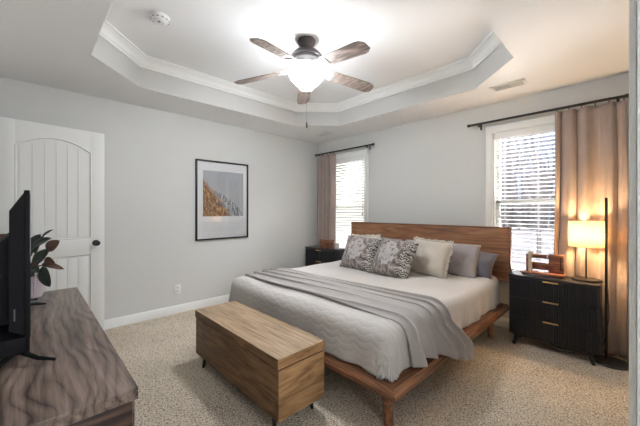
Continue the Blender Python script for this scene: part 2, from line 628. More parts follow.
# lowered ceiling ring with octagonal tray
XA, XB, YA, YB, CU = 0.595, 3.236, -3.36, -0.58, 0.425
octv = [(XA, YA+CU), (XA, YB-CU), (XA+CU, YB), (XB-CU, YB), (XB, YB-CU), (XB, YA+CU), (XB-CU, YA), (XA+CU, YA)]
b = MB()
x0, x1, y0, y1 = -T, W+1.5, -D-1.3, T
bm = b.bm
def ringf(z):
    o8 = [bm.verts.new((x, y, z)) for x, y in octv]
    r = [bm.verts.new(p) for p in ((x0, y0, z), (x0, y1, z), (x1, y1, z), (x1, y0, z))]
    for f in ((r[0], r[1], o8[1], o8[0]), (r[1], o8[2], o8[1]), (r[1], r[2], o8[3], o8[2]), (r[2], o8[4], o8[3]),
              (r[2], r[3], o8[5], o8[4]), (r[3], o8[6], o8[5]), (r[3], r[0], o8[7], o8[6]), (r[0], o8[0], o8[7])):
        bm.faces.new(f)
    return o8, r
lo, lr = ringf(H)
hi, hr = ringf(TH)
for i in range(4):
    bm.faces.new((lr[i], lr[(i+1) % 4], hr[(i+1) % 4], hr[i]))
struct(b.build('ceiling', M['ceil'], smooth=0))
b = MB()
for i in range(8):
    (xa, ya), (xb, yb) = octv[i], octv[(i+1) % 8]
    b.poly([(xa, ya, H), (xb, yb, H), (xb, yb, TH), (xa, ya, TH)])
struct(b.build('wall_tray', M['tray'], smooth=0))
struct(MB().box(-T, W+1.5, -D-1.3, T, TH, TH+0.1).build('ceiling_tray', M['ceil']))

def offset_oct(d):
    k = d*math.tan(pi/8)
    return [(XA+d, YA+CU+k), (XA+d, YB-CU-k), (XA+CU+k, YB-d), (XB-CU-k, YB-d), (XB-d, YB-CU-k), (XB-d, YA+CU+k), (XB-CU-k, YA+d), (XA+CU+k, YA+d)]
prof = [(0.0, 2.632), (0.016, 2.632), (0.018, 2.648), (0.030, 2.656), (0.038, 2.672), (0.052, 2.688), (0.068, 2.698), (0.074, 2.702), (0.074, 2.708), (0.088, 2.712), (0.090, TH)]
b = MB()
rings = []
for d, z in prof:
    rings.append([b.bm.verts.new((x, y, z)) for x, y in offset_oct(d)])
for i in range(len(rings)-1):
    for k in range(8):
        b.bm.faces.new((rings[i][k], rings[i][(k+1) % 8], rings[i+1][(k+1) % 8], rings[i+1][k]))
struct(b.build('trim_1', M['white'], smooth=20))   # crown moulding of the tray

def baseboard(name, pts_fn):
    b = MB()
    pts_fn(b)
    struct(b.build(name, M['white']))
BBP = [(0, 0), (0.015, 0), (0.015, 0.068), (0.011, 0.078), (0.009, 0.09), (0.004, 0.098), (0, 0.098)]
baseboard('baseboard_left', lambda b: b.prism([(d, -D, z) for d, z in BBP], (0, D, 0)))
baseboard('baseboard_back', lambda b: b.prism([(0.0, -d, z) for d, z in BBP], (W, 0, 0)))
baseboard('baseboard_right', lambda b: b.prism([(W-d, DY+0.075, z) for d, z in BBP], (0, -DY-0.075, 0)))
baseboard('baseboard_front', lambda b: b.prism([(1.05, -D+d, z) for d, z in BBP], (W-1.05, 0, 0)))
# door casing and jamb at the right edge of the picture
b = MB().box(W-0.016, W, DY, DY+0.07, 0, 2.12, 0.003).box(W-0.016, W, -D+0.001, DY+0.07, 2.05, 2.12, 0.003)
b.box(W, W+T, DY-0.018, DY+0.0, 0, 2.05).box(W+0.05, W+0.07, DY-0.03, DY-0.018, 0, 2.04, 0.002)
struct(b.build('trim_2', M['white']))
b = MB().box(0.17, 0.97, -D-T, -D+0.0, 2.04, 2.06).box(0.965, 1.035, -D, -D+0.016, 0, 2.12, 0.003).box(0.10, 0.17, -D, -D+0.016, 0, 2.12, 0.003).box(0.10, 1.035, -D, -D+0.016, 2.05, 2.12, 0.003)
struct(b.build('trim_3', M['white']))

# ------------------------------------------------------------------ windows and blinds
def window(n, w):
    x0, x1, z0, z1 = w
    c = 0.068
    b = MB()
    b.box(x0-c, x0, -0.018, 0, z0-0.02, z1+0.075, 0.004).box(x1, x1+c, -0.018, 0, z0-0.02, z1+0.075, 0.004)
    b.box(x0-c, x1+c, -0.020, 0, z1, z1+0.077, 0.004)
    b.box(x0-c-0.03, x1+c+0.03, -0.05, 0.03, z0-0.03, z0, 0.005).box(x0-c, x1+c, -0.016, 0, z0-0.10, z0-0.03, 0.003)
    # reveal
    b.box(x0-0.004, x0+0.012, 0, T, z0, z1).box(x1-0.012, x1+0.004, 0, T, z0, z1).box(x0, x1, 0, T, z1-0.012, z1+0.004).box(x0, x1, 0, T, z0-0.004, z0+0.012)
    o = struct(b.build('window_%d' % n, M['white'], origin=((x0+x1)/2, 0, z0)))
    zm = 1.345
    for (a, bb, y) in ((zm-0.02, z1-0.012, 0.085), (z0+0.012, zm+0.02, 0.065)):
        s = MB()
        f = 0.038
        s.box(x0+0.012, x0+0.012+f, y, y+0.022, a, bb).box(x1-0.012-f, x1-0.012, y, y+0.022, a, bb)
        s.box(x0+0.012, x1-0.012, y, y+0.022, a, a+f).box(x0+0.012, x1-0.012, y, y+0.022, bb-f, bb)
        so = s.build('sash', M['white'], o)
        MB().box(x0+0.012+f, x1-0.012-f, y+0.010, y+0.013, a+f, bb-f).build('pane', M['pane'], so)
    MB().poly([(x0+0.02, 0.112, z0+0.012), (x1-0.02, 0.112, z0+0.012), (x1-0.02, 0.112, zm), (x0+0.02, 0.112, zm)]).build('insect_screen', M['mesh'], o)
    portal(x0, x1, z0, z1)
window(1, W1)
window(2, W2)

def blind(w, tilt, label, cord_x):
    x0, x1, z0, z1 = w
    x0 += 0.016; x1 -= 0.016
    yc = 0.030
    t = thing('window_blind', label, 'blind', ((x0+x1)/2, yc, z1-0.014))
    MB().box(x0, x1, yc-0.025, yc+0.025, z1-0.055, z1-0.014, 0.003).box(x0, x1, yc-0.033, yc-0.025, z1-0.075, z1-0.013, 0.002).build('headrail', M['white'], t)
    b = MB()
    z = z1-0.092
    while z > z0+0.05:
        R = Matrix.Translation((0, yc, z)) @ Matrix.Rotation(radians(tilt), 4, 'X')
        pr = [(-0.024, -0.001), (-0.012, 0.0015), (0, 0.0025), (0.012, 0.0015), (0.024, -0.001), (0.012, -0.001), (0, 0.0), (-0.012, -0.001)]
        pts = [R @ Vector((x0+0.003, y, zz)) for y, zz in pr]
        b.prism(pts, (x1-x0-0.006, 0, 0))
        z -= 0.043
    b.build('slats', M['slat'], t)
    MB().box(x0, x1, yc-0.026, yc+0.026, z0+0.016, z0+0.034, 0.004).build('bottom_rail', M['white'], t)
    for fx in (0.12, 0.5, 0.88):
        x = x0+(x1-x0)*fx
        MB().tube([(x, yc-0.026, z1-0.06), (x, yc-0.026, z0+0.03)], 0.0013, 5).tube([(x, yc+0.026, z1-0.06), (x, yc+0.026, z0+0.03)], 0.0013, 5).build('ladder_cord', M['cord'], t)
    MB().tube([(cord_x, yc-0.036, z1-0.07), (cord_x, yc-0.036, 1.22)], 0.0025, 6).lathe([(0.003, 0.0), (0.009, -0.01), (0.009, -0.035), (0.004, -0.045)], (cord_x, yc-0.036, 1.22), 10).build('tilt_cord', M['black'] if cord_x < 2 else M['cord'], t)
blind(W1, 42, 'white slatted blind in the window beside the corner curtain, slats tilted nearly closed', 0.985)
blind(W2, -7, 'white slatted blind in the window behind the wooden organizer, slats open to bare trees', 2.87)

# ------------------------------------------------------------------ outside
struct(MB().box(-60, 40, 0.5, 70, -0.9, -0.7).build('ground', M['ground']))
struct(MB().box(-9, 12, 0.13, 7.5, -0.72, -0.66).build('bounce_slab', plain('bounce_slab_pale', srgb(232, 230, 226), 0.9, spec=0.0, noise=0.05, nscale=4)))  # added pale slab, out of view, bounces skylight up to the ceiling
def tree_mesh(seed, h):
    rnd = random.Random(seed)
    b = MB()
    def grow(p, d, L, r, lev):
        pts = [p]
        rr = [r]
        q = Vector(p)
        dd = Vector(d)
        n = 4 if lev < 2 else 3
        for i in range(n):
            dd = (dd+Vector((rnd.uniform(-1, 1), rnd.uniform(-1, 1), rnd.uniform(-0.3, 0.7)))*0.16).normalized()
            q = q+dd*(L/n)
            pts.append(q.copy())
            rr.append(r*(1-0.55*(i+1)/n))
        b.tube(pts, rr, 6 if lev < 2 else 4, caps=False)
        if lev >= 4:
            return
        for k in range((7, 4, 4, 3)[lev]):
            f = rnd.uniform(0.3, 1.0) if lev else rnd.uniform(0.25, 1.0)
            i = min(n-1, int(f*n))
            s = pts[i].lerp(pts[i+1], f*n-i)
            a = rnd.uniform(0, 2*pi)
            nd = (dd*1.0+Vector((cos(a), sin(a), rnd.uniform(0.0, 0.6)))*0.75).normalized()
            grow(s, nd, L*rnd.uniform(0.42, 0.65), rr[i]*0.5, lev+1)
    grow(Vector((0, 0, 0)), Vector((0, 0, 1)), h, h*0.014, 0)
    return b
protos = []
for i in range(3):
    o = tree_mesh(11+i, 6.5+i*0.6).build('bare_tree', M['bark'], smooth=0)
    tag(o, 'bare leafless tree outdoors seen through the slats of the window blinds', 'tree', 'bare trees beyond the windows')
    protos.append(o)
spots = [(1.2, 11.5), (-8.5, 13), (-2.5, 21), (9.5, 16), (-16.5, 20)]
for i, (x, y) in enumerate(spots):
    o = protos[i] if i < 3 else protos[i % 3].copy()
    if i >= 3:
        COL.objects.link(o)
    o.location = (x, y, -0.72)
    o.rotation_euler = (0, 0, i*1.9)
rnd = random.Random(5)
b = MB()
for i in range(520):
    a = rnd.uniform(radians(84), radians(160))
    r = rnd.uniform(31, 46)
    x, y = 3+r*cos(a), r*sin(a)
    h = rnd.uniform(3, 9)
    p = [Vector((x, y, -0.75)), Vector((x+rnd.uniform(-.5, .5), y, h*0.5)), Vector((x+rnd.uniform(-1, 1), y, h))]
    b.tube(p, [0.16, 0.11, 0.03], 4, caps=False)
    for k in range(7):
        f = rnd.uniform(0.25, 0.95)
        q = p[0].lerp(p[2], f)
        L = rnd.uniform(0.8, 2.4)
        b.tube([q, q+Vector((rnd.uniform(-1, 1)*L, rnd.uniform(-1, 1)*L*0.5, L*rnd.uniform(0.3, 1)))], [0.05, 0.012], 3, caps=False)
tag(b.build('woodland', M['bark'], origin=(-6, 34, -0.7), smooth=0), 'distant bare woodland standing beyond the windows', 'woodland', kind='stuff')

# ------------------------------------------------------------------ door leaf (open against the left wall)
def make_door():
    hx, hy = 0.172, -3.90
    root = MB()
    w, h, t = 0.765, 2.035, 0.035
    # leaf built in local frame: u along width from the hinge, face at +n
    def f(mb, u0, u1, z0, z1, n0, n1, bev=0.0):
        mb.box(n0, n1, u0, u1, z0, z1, bev)
    zb = 0.012
    f(root, 0, w, zb, zb+h, -t/2, t/2-0.010)
    st = 0.115
    f(root, 0, st, zb, zb+h, t/2-0.012, t/2, 0.002)
    f(root, w-st, w, zb, zb+h, t/2-0.012, t/2, 0.002)
    f(root, st-0.001, w-st+0.001, zb, 0.22, t/2-0.012, t/2, 0.002)
    f(root, st-0.001, w-st+0.001, 0.815, 0.985, t/2-0.012, t/2, 0.002)
    # arched top rail
    def arch(u):
        k = (u-w/2)/(w/2-st)
        return 1.93-0.10*k*k
    n = 24
    pts = [(t/2-0.012, st-0.001, zb+h), (t/2-0.012, w-st+0.001, zb+h)]
    for i in range(n+1):
        u = w-st-(w-2*st)*i/n
        pts.append((t/2-0.012, u, arch(u)))
    root.prism(pts, (0.012, 0, 0))
    o = struct(root.build('door_1', M['door'], local=False, smooth=30))
    o.location = (hx, hy, 0)
    o.rotation_euler = (0, 0, radians(7.3))
    # plank panels with grooves and raised border
    def panel(z0, top):
        p = MB()
        nb = 6
        pw = (w-2*st-0.044)/nb
        for i in range(nb):
            u0 = st+0.022+i*pw
            if top is None:
                p.box(t/2-0.012, t/2-0.004, u0+0.002, u0+pw-0.002, z0+0.022, 0.793, 0.002)
            else:
                pts = [(t/2-0.012, u0+0.002, z0+0.022), (t/2-0.012, u0+pw-0.002, z0+0.022)]
                for k in range(5):
                    u = u0+pw-0.002-(pw-0.004)*k/4
                    pts.append((t/2-0.012, u, arch(u)-0.024))
                p.prism(pts, (0.008, 0, 0))
        p.build('plank_panel', M['door'], o, local=True, smooth=30)
        m = MB()
        path = [(st, z0), (w-st, z0)]
        if top is None:
            path += [(w-st, 0.815), (st, 0.815)]
        else:
            path += [(w-st-(w-2*st)*i/n, arch(w-st-(w-2*st)*i/n)) for i in range(n+1)]
        path.append(path[0])
        m.tube([(t/2-0.004, u, z) for u, z in path], 0.008, 8, caps=False)
        m.build('panel_moulding', M['door'], o, local=True)
    panel(0.985, True)
    panel(0.22, None)
    k = MB()
    k.lathe([(0.030, 0.0), (0.030, 0.006), (0.012, 0.010), (0.011, 0.030), (0.022, 0.036), (0.027, 0.050), (0.022, 0.064), (0.0, 0.068)], n=24)
    k.xf(Matrix.Translation((t/2, w-0.075, 0.93)) @ Matrix.Rotation(pi/2, 4, 'Y'))
    ko = k.build('door_knob', M['black'], o, local=True)
    hng = MB()
    for z in (0.25, 1.05, 1.82):
        hng.tube([(t/2+0.004, 0.0, z-0.045), (t/2+0.004, 0.0, z+0.045)], 0.006, 8)
    hng.build('hinges', M['black'], o, local=True)
make_door()

# ------------------------------------------------------------------ bed
bed = thing('bed', 'low walnut platform bed with a wide plain headboard', 'bed', (1.97, -1.25, 0))
PX0, PX1, PY0, PY1 = 0.935, 3.005, -2.31, -0.17
def platform_rail(pts):
    pass
b = MB()
def beam_profile():   # outward d, z : chamfered top edge
    return [(0.0, 0.235), (0.105, 0.235), (0.118, 0.247), (0.118, 0.272), (0.098, 0.295), (0.0, 0.295)]
pr = beam_profile()
o1 = MB().prism([(PX1-0.118+d, PY0+0.118-d, z) for d, z in pr][::1], (0, 0, 0.0001)) if False else None
# side and foot rails with mitred corners
def mitred(axis, a0, a1, base, sgn, k0, k1, name, mat):
    b = MB()
    r0, r1 = [], []
    for d, z in pr:
        p = base+sgn*d
        s0 = a0+(k0*(0.118-d))
        s1 = a1-(k1*(0.118-d))
        if axis == 'x':
            r0.append(b.bm.verts.new((s0, p, z))); r1.append(b.bm.verts.new((s1, p, z)))
        else:
            r0.append(b.bm.verts.new((p, s0, z))); r1.append(b.bm.verts.new((p, s1, z)))
    n = len(pr)
    b.bm.faces.new(r0); b.bm.faces.new(r1[::-1])
    for i in range(n):
        b.bm.faces.new((r0[i], r0[(i+1) % n], r1[(i+1) % n], r1[i]))
    return b.build(name, mat, bed, smooth=20)
mitred('y', PY0, PY1, PX1-0.118, 1, 1, 0, 'side_rail', M['walnut_y'])
mitred('y', PY0, PY1, PX0+0.118, -1, 1, 0, 'side_rail', M['walnut_y'])
mitred('x', PX0, PX1, PY0+0.118, -1, 1, 1, 'foot_rail', M['walnut'])
MB().box(PX0+0.11, PX1-0.11, PY0+0.11, PY1, 0.255, 0.288).build('slat_deck', M['walnut_y'], bed)
MB().box(PX0+0.008, PX1+0.002, -0.20, -0.155, 0.54, 1.078, 0.004).build('headboard', M['headboard'], bed)
b = MB()
hx0, hx1 = PX0-0.004, PX1+0.014
b.box(hx0, hx1, -0.206, -0.150, 1.070, 1.086, 0.003).box(hx0, hx0+0.016, -0.206, -0.150, 0.535, 1.075, 0.003).box(hx1-0.016, hx1, -0.206, -0.150, 0.535, 1.075, 0.003).box(hx0, hx1, -0.206, -0.150, 0.532, 0.546, 0.003)
b.build('headboard_edging', M['walnut'], bed)
for x in (1.25, 2.69):
    MB().box(x-0.035, x+0.035, -0.155, -0.125, 0.10, 0.95, 0.004).build('headboard_post', M['walnut'], bed)
for x, y in ((2.865, -2.185), (1.075, -2.185), (2.88, -0.40), (1.06, -0.40), (1.97, -1.3)):
    b = MB()
    b.tube([(x, y, 0.24), (x+(0.02 if x > 2 else -0.02 if x < 1.9 else 0), y, 0.0)], [0.036, 0.026], 14)
    b.build('leg', M['walnut'], bed)
MB().box(1.09, 2.87, -2.19, -0.215, 0.288, 0.545, 0.05, 4).build('mattress', M['cream'], bed)

# quilt: flat sheet draped over the mattress
IX0, IX1, IY0, IY1 = 1.12, 2.84, -2.16, -0.23
RQ, ZT, LEN = 0.082, 0.572, 0.315
def drape(px, py, lift=0.0, flare=0.02):
    dx = px-IX1 if px > IX1 else (px-IX0 if px < IX0 else 0.0)
    dy = py-IY0 if py < IY0 else 0.0
    bx = min(max(px, IX0), IX1)
    by = max(py, IY0)
    l = sqrt(dx*dx+dy*dy)
    if l < 1e-6:
        return Vector((bx, by, ZT+lift)), 0.0
    nx, ny = dx/l, dy/l
    le = max(abs(dx), abs(dy))
    le *= 1+0.07*abs(2*nx*ny)
    R = RQ+lift
    arc = RQ*pi/2
    if le < arc:
        a = le/RQ
        h, z = R*sin(a), ZT-RQ+R*cos(a)
    else:
        e = le-arc
        per = (by*nx*0+px*abs(ny)+py*abs(nx))
        rip = 0.010*sin(per*13+1.0)+0.007*sin(per*29+2)
        k = min(1.0, e/0.19)
        h = R+e*flare*1.6+rip*k+0.02*k*abs(2*nx*ny)
        z = ZT-RQ-e
    return Vector((bx+nx*h, by+ny*h, z)), le
QX0, QX1, QY0, QY1 = IX0-LEN, IX1+LEN, IY0-LEN, IY1
def qf(u, v):
    x = QX0+(QX1-QX0)*u
    y = QY0+(QY1-QY0)*v
    p, l = drape(x, y)
    k = max(0.0, 1-l/0.12)
    p.z += k*(0.006*sin(x*7+y*3)+0.004*sin(y*11-x*5))
    p.z = max(p.z, 0.301+0.006*sin(x*17+y*23))
    return p
b = MB().grid(qf, 130, 120, lambda u, v: ((QX1-QX0)*u, (QY1-QY0)*v))
q = b.build('quilt', M['quilt'], origin=(1.98, -1.2, 0.572), smooth=180)
solidify(q, 0.008, 1.0)
tag(q, 'cream scallop-stitched quilt spread over the bed under the pillows', 'quilt')

# throw blanket lying across the foot end and hanging over the right side
def lerp(a, b, t): return a+(b-a)*t
def sst(t):
    t = max(0.0, min(1.0, t)); return t*t*(3-2*t)
TL0, TL1 = 1.10, IX1
def tf(u, v):
    # u: along the length, v: across (0 near foot, 1 towards the pillows)
    top = TL1-TL0
    zend = lerp(0.312, 0.190, sst((v-0.42)/0.5))+0.012*sin(v*9)
    hang = RQ*pi/2+ZT-RQ-zend
    L = u*(top+hang)
    t = min(1.0, L/top)
    wob = 0.02*sin(L*3.1+v*2)
    yn = lerp(-2.12, -2.085, t)-0.02*sin(t*7)
    yf = lerp(-1.66, -1.50, sst(t))+0.03*sin(t*5)
    e = max(0.0, L-top)
    k = e/hang
    yn = lerp(yn, -2.04, k)
    yf = lerp(yf, -1.36, sst(k*1.1))
    y = lerp(yn, yf, v)+wob*(1-k)
    # folds
    ph = v*2*pi*4.3+1.1*sin(L*2.3+v*3)+2.4*v*v
    fold = 0.5+0.5*sin(ph)
    fold = fold**(1.1+0.6*sin(L*2+v*5))
    f2 = 0.5+0.5*sin(v*2*pi*11+L*4+1)
    y += 0.022*cos(ph)*(1-0.4*k)
    amp = lerp(0.036, 0.038, t)
    lift = 0.014+amp*fold+0.004*f2
    edge = min(1.0, min(v, 1-v)*9)
    lift = 0.014+(lift-0.014)*(0.35+0.65*edge)
    if e <= 0:
        p, _ = drape(TL0+L, max(y, IY0+0.0001))
        p.z = ZT+lift
        if L < 0.05:
            p.z -= 0.008
        if y < IY0:
            d = (IY0-y)
            p.y = y
            p.z -= d*d/(2*RQ)
        return p
    arc = RQ*pi/2
    R = RQ+lift
    if e < arc:
        a = e/RQ
        return Vector((IX1+R*sin(a), y, ZT-RQ+R*cos(a)))
    g = e-arc
    out = 0.078*sst((v-0.30)/0.25)*sst(g/0.17)
    famp = 0.040*min(1, g/0.15)
    x = IX1+RQ+0.014+amp*fold+out+famp*fold
    return Vector((x, y, max(ZT-RQ-g, 0.306 if v < 0.44 else 0.1)))
b = MB().grid(tf, 150, 110)
th = b.build('throw_blanket', M['throw'], origin=(2.0, -1.85, 0.6), smooth=180)
solidify(th, 0.006, 0.0)
tag(th, 'soft grey throw blanket laid in folds across the bed, spilling over its right side', 'blanket')

# ------------------------------------------------------------------ pillows
def pillow(name, w, h, t, mat, loc, lean, yaw, roll, label, fringe=False, seed=1, group=None, sag=0.05):
    rnd = random.Random(seed)
    ph = [rnd.uniform(0, 6) for _ in range(6)]
    def shape(u, v, s):
        a, c = 2*u-1, 2*v-1
        pin = 1-sag*(1-c*c)
        pin2 = 1-sag*(1-a*a)
        x = a*w/2*pin
        z = c*h/2*pin2
        th_ = max(0.0, (1-abs(a)**2.6)*(1-abs(c)**2.6))**0.55
        wr = 1+0.06*sin(a*5+ph[0]+c*2)+0.05*sin(c*6+ph[1]-a*3)
        d = s*t/2*th_*wr + 0.004*sin(a*9+c*7+ph[2])*th_
        return Vector((x, d, z))
    b = MB()
    b.grid(lambda u, v: shape(u, v, -1), 28, 28)
    b.grid(lambda u, v: shape(u, v, 1), 28, 28, lambda u, v: (u, v))
    bmesh.ops.remove_doubles(b.bm, verts=b.bm.verts, dist=0.0006)
    o = b.build(name, mat, smooth=180)
    o.location = loc
    o.rotation_euler = (radians(-lean), radians(roll), radians(yaw))
    tag(o, label, 'pillow', group)
    if fringe:
        f = MB()
        path = []
        N = 56
        for e in range(4):
            for i in range(N):
                s = i/N
                u, v = ((s, 0), (1, s), (1-s, 1), (0, 1-s))[e]
                path.append((shape(u, v, 0), ((0, -1), (1, 0), (0, 1), (-1, 0))[e], e*N+i))
        f_in, f_out = [], []
        for p, n, i in path:
            rr = 0.024+0.007*sin(i*1.7)+0.004*sin(i*0.61)
            wob = 0.012*sin(i*1.9)
            f_in.append(f.bm.verts.new(p-Vector((n[0]*0.012, 0, n[1]*0.012))))
            f_out.append(f.bm.verts.new(p+Vector((n[0]*rr, wob, n[1]*rr))))
        m = len(f_in)
        for i in range(m):
            f.bm.faces.new((f_in[i], f_in[(i+1) % m], f_out[(i+1) % m], f_out[i]))
        fo = f.build('ruffle', mat, o, local=True, smooth=180)
        solidify(fo, 0.003)
    return o
# lean: top tilts towards the headboard (+y)
pillow('pillow', 0.88, 0.37, 0.17, M['greyp'], (2.345, -0.40, 0.728), 24, 0, 0, 'grey pillow standing at the right of the headboard, behind the ruffled cream pillow', seed=2, sag=0.03)
pillow('pillow', 0.88, 0.37, 0.17, M['greyp'], (1.43, -0.42, 0.728), 24, 0, 0, 'grey pillow at the left of the headboard, mostly hidden by the patterned pillows', seed=3, sag=0.03)
pillow('pillow', 0.60, 0.30, 0.17, M['darkp'], (2.625, -0.31, 0.71), 14, -6, 7, 'dark grey pillow farthest right, slumped against the headboard', seed=9, sag=0.09)
pillow('throw_pillow', 0.43, 0.39, 0.17, M['cream'], (2.365, -0.635, 0.752), 26, -4, 2, 'cream square pillow with ruffled edges, right of both patterned pillows', True, 4)
pillow('throw_pillow', 0.43, 0.39, 0.16, M['cream'], (1.50, -0.665, 0.752), 26, 3, -3, 'cream square pillow showing only its edge behind the patterned pillows', True, 5)
pillow('throw_pillow', 0.46, 0.43, 0.18, M['ikat'], (1.665, -0.905, 0.760), 30, 2, 3, 'brown and grey patterned pillow farthest left on the bed', seed=6)
pillow('throw_pillow', 0.47, 0.43, 0.19, M['ikat'], (2.125, -0.935, 0.760), 30, -3, 3, 'brown and grey patterned pillow in the middle, overlapping the cream one', seed=7)

# ------------------------------------------------------------------ storage chest at the foot of the bed
CX0, CX1, CY0, CY1 = 1.403, 2.538, -2.725, -2.367
chest = thing('storage_chest', 'light brown wooden storage chest at the foot of the bed', 'chest', (1.97, -2.546, 0))
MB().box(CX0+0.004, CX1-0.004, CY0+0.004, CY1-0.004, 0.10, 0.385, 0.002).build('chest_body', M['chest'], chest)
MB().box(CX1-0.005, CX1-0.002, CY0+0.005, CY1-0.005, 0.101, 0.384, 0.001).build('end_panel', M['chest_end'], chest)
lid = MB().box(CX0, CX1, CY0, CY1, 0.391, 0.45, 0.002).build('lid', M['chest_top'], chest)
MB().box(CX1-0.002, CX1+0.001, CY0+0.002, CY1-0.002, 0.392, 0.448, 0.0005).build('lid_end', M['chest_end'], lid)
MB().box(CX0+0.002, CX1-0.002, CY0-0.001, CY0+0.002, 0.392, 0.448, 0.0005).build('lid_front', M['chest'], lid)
MB().box(CX0+0.015, CX1-0.015, CY0+0.015, CY1-0.015, 0.384, 0.392).build('lid_gap', M['black'], chest)
MB().box(CX0+0.03, CX1-0.03, CY0+0.03, CY1-0.03, 0.088, 0.101).build('base_frame', M['black'], chest)
for sx in (0, 1):
    for sy in (0, 1):
        x = CX0+0.10 if sx == 0 else CX1-0.10
        y = CY0+0.045 if sy == 0 else CY1-0.045
        MB().tube([(x, y, 0.10), (x+(-0.02 if sx == 0 else 0.02), y+(-0.012 if sy == 0 else 0.012), 0)], [0.017, 0.010], 12).build('leg', M['black'], chest)

# ------------------------------------------------------------------ television dresser
DX0, DX1, DY0, DY1, DZ = 1.306, 2.878, -3.925, -3.468, 0.75
dr = thing('dresser', 'long dark walnut dresser holding the television', 'dresser', (2.09, -3.70, 0))
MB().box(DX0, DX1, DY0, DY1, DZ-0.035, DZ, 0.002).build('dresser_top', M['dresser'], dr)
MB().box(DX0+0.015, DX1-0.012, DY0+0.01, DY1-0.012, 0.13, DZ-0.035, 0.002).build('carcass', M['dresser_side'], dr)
nd = 3
dw = (DX1-DX0-0.06)/nd
for i in range(nd):
    for z0, z1 in ((0.15, 0.42), (0.43, 0.70)):
        xa = DX0+0.03+i*dw
        d = MB().box(xa+0.004, xa+dw-0.004, DY1-0.013, DY1-0.002, z0, z1, 0.002).build('drawer', M['dresser'], dr)
        MB().tube([(xa+dw/2-0.06, DY1+0.012, z1-0.05), (xa+dw/2+0.06, DY1+0.012, z1-0.05)], 0.005, 8).tube([(xa+dw/2-0.05, DY1-0.003, z1-0.05), (xa+dw/2-0.05, DY1+0.012, z1-0.05)], 0.004, 8).tube([(xa+dw/2+0.05, DY1-0.003, z1-0.05), (xa+dw/2+0.05, DY1+0.012, z1-0.05)], 0.004, 8).build('handle', M['black'], d)
for x in (DX0+0.09, DX1-0.09):
    for y in (DY0+0.06, DY1-0.06):
        MB().tube([(x, y, 0.135), (x, y, 0)], [0.028, 0.018], 12).build('leg', M['dresser_side'], dr)

# ------------------------------------------------------------------ television
tx0, tx1 = 1.72, 2.462
tv = thing('television', 'black flat television seen edge-on, standing on the walnut dresser', 'television', (2.1, -3.72, DZ))
MB().box(tx0, tx1, -3.709, -3.694, 0.782, 1.329, 0.004).build('bezel', M['tvdark'], tv)
MB().box(tx0+0.012, tx1-0.012, -3.6945, -3.6925, 0.83, 1.317).build('display', M['screen'], tv)
b = MB()
b.prism([(tx0+0.004, -3.708, 0.842), (tx0+0.004, -3.708, 1.322), (tx0+0.004, -3.7435, 1.259), (tx0+0.004, -3.7435, 0.865)], (tx1-tx0-0.008, 0, 0))
b.build('back_cover', M['tv'], tv, smooth=20)
b = MB()
b.prism([(tx0+0.08, -3.743, 0.87), (tx0+0.08, -3.743, 1.175), (tx0+0.08, -3.80, 1.125), (tx0+0.08, -3.80, 0.87)], (tx1-tx0-0.16, 0, 0))
hump = b.build('back_housing', M['tvdark'], tv, smooth=20)
b = MB()
for i in range(9):
    z = 0.95+i*0.018
    b.box(tx1-0.081, tx1-0.079, -3.79, -3.755, z, z+0.008)
b.build('vent_slots', M['tv'], hump)
MB().box(tx1-0.0815, tx1-0.079, -3.785, -3.772, 1.05, 1.058).build('port', plain('red_port', srgb(150, 60, 60), 0.4), hump)
MB().box(tx0, tx1, -3.79, -3.697, 0.783, 0.838, 0.006).build('speaker_housing', M['tv'], tv)
MB().box(tx1-0.0045, tx1-0.0035, -3.733, -3.729, 0.895, 0.935).build('side_label', plain('grey_side_label', srgb(86, 80, 86), 0.5), tv)
for x in (2.492, 1.69):
    s = 1 if x > 2 else -1
    MB().tube([(x+0.02*s, -3.632, DZ+0.006), (x, -3.675, DZ+0.018), (x-0.05*s, -3.715, DZ+0.034), (x-0.05*s, -3.735, DZ+0.034), (x, -3.77, DZ+0.018), (x+0.015*s, -3.83, DZ+0.006)], [0.005, 0.007, 0.009, 0.009, 0.007, 0.005], 8).build('foot', M['tvdark'], tv)

# ------------------------------------------------------------------ potted plant
pc = (1.535, -3.70, DZ)
pl = thing('potted_plant', 'dark leaved rubber plant in a lilac ribbed pot behind the television', 'plant', pc)
MB().lathe([(0.0, 0.0), (0.058, 0.0), (0.062, 0.006), (0.060, 0.009), (0.0, 0.008)], pc, 32).build('saucer', M['grille'], pl)
for i in range(4):
    a = pi/4+i*pi/2
    MB().tube([(pc[0]+0.042*cos(a), pc[1]+0.042*sin(a), DZ+0.030), (pc[0]+0.046*cos(a), pc[1]+0.046*sin(a), DZ+0.009)], [0.009, 0.007], 8).build('leg', M['dresser_side'], pl)
b = MB()
N = 64
prof = [(0.040, 0.024), (0.054, 0.026), (0.060, 0.038), (0.064, 0.09), (0.066, 0.146), (0.061, 0.146), (0.056, 0.13)]
rings = []
for r, z in prof:
    rings.append([b.bm.verts.new((pc[0]+(r+(0.003*cos(k*pi) if 0.04 < z < 0.15 else 0))*cos(2*pi*k/N), pc[1]+(r+(0.003*cos(k*pi) if 0.04 < z < 0.15 else 0))*sin(2*pi*k/N), DZ+z)) for k in range(N)])
for i in range(len(rings)-1):
    for k in range(N):
        b.bm.faces.new((rings[i][k], rings[i][(k+1) % N], rings[i+1][(k+1) % N], rings[i+1][k]))
b.bm.faces.new(rings[0])
b.build('pot', M['pot'], pl)
MB().lathe([(0.0, 0.134), (0.058, 0.132)], pc, 24, caps=False).build('soil', M['soil'], pl)
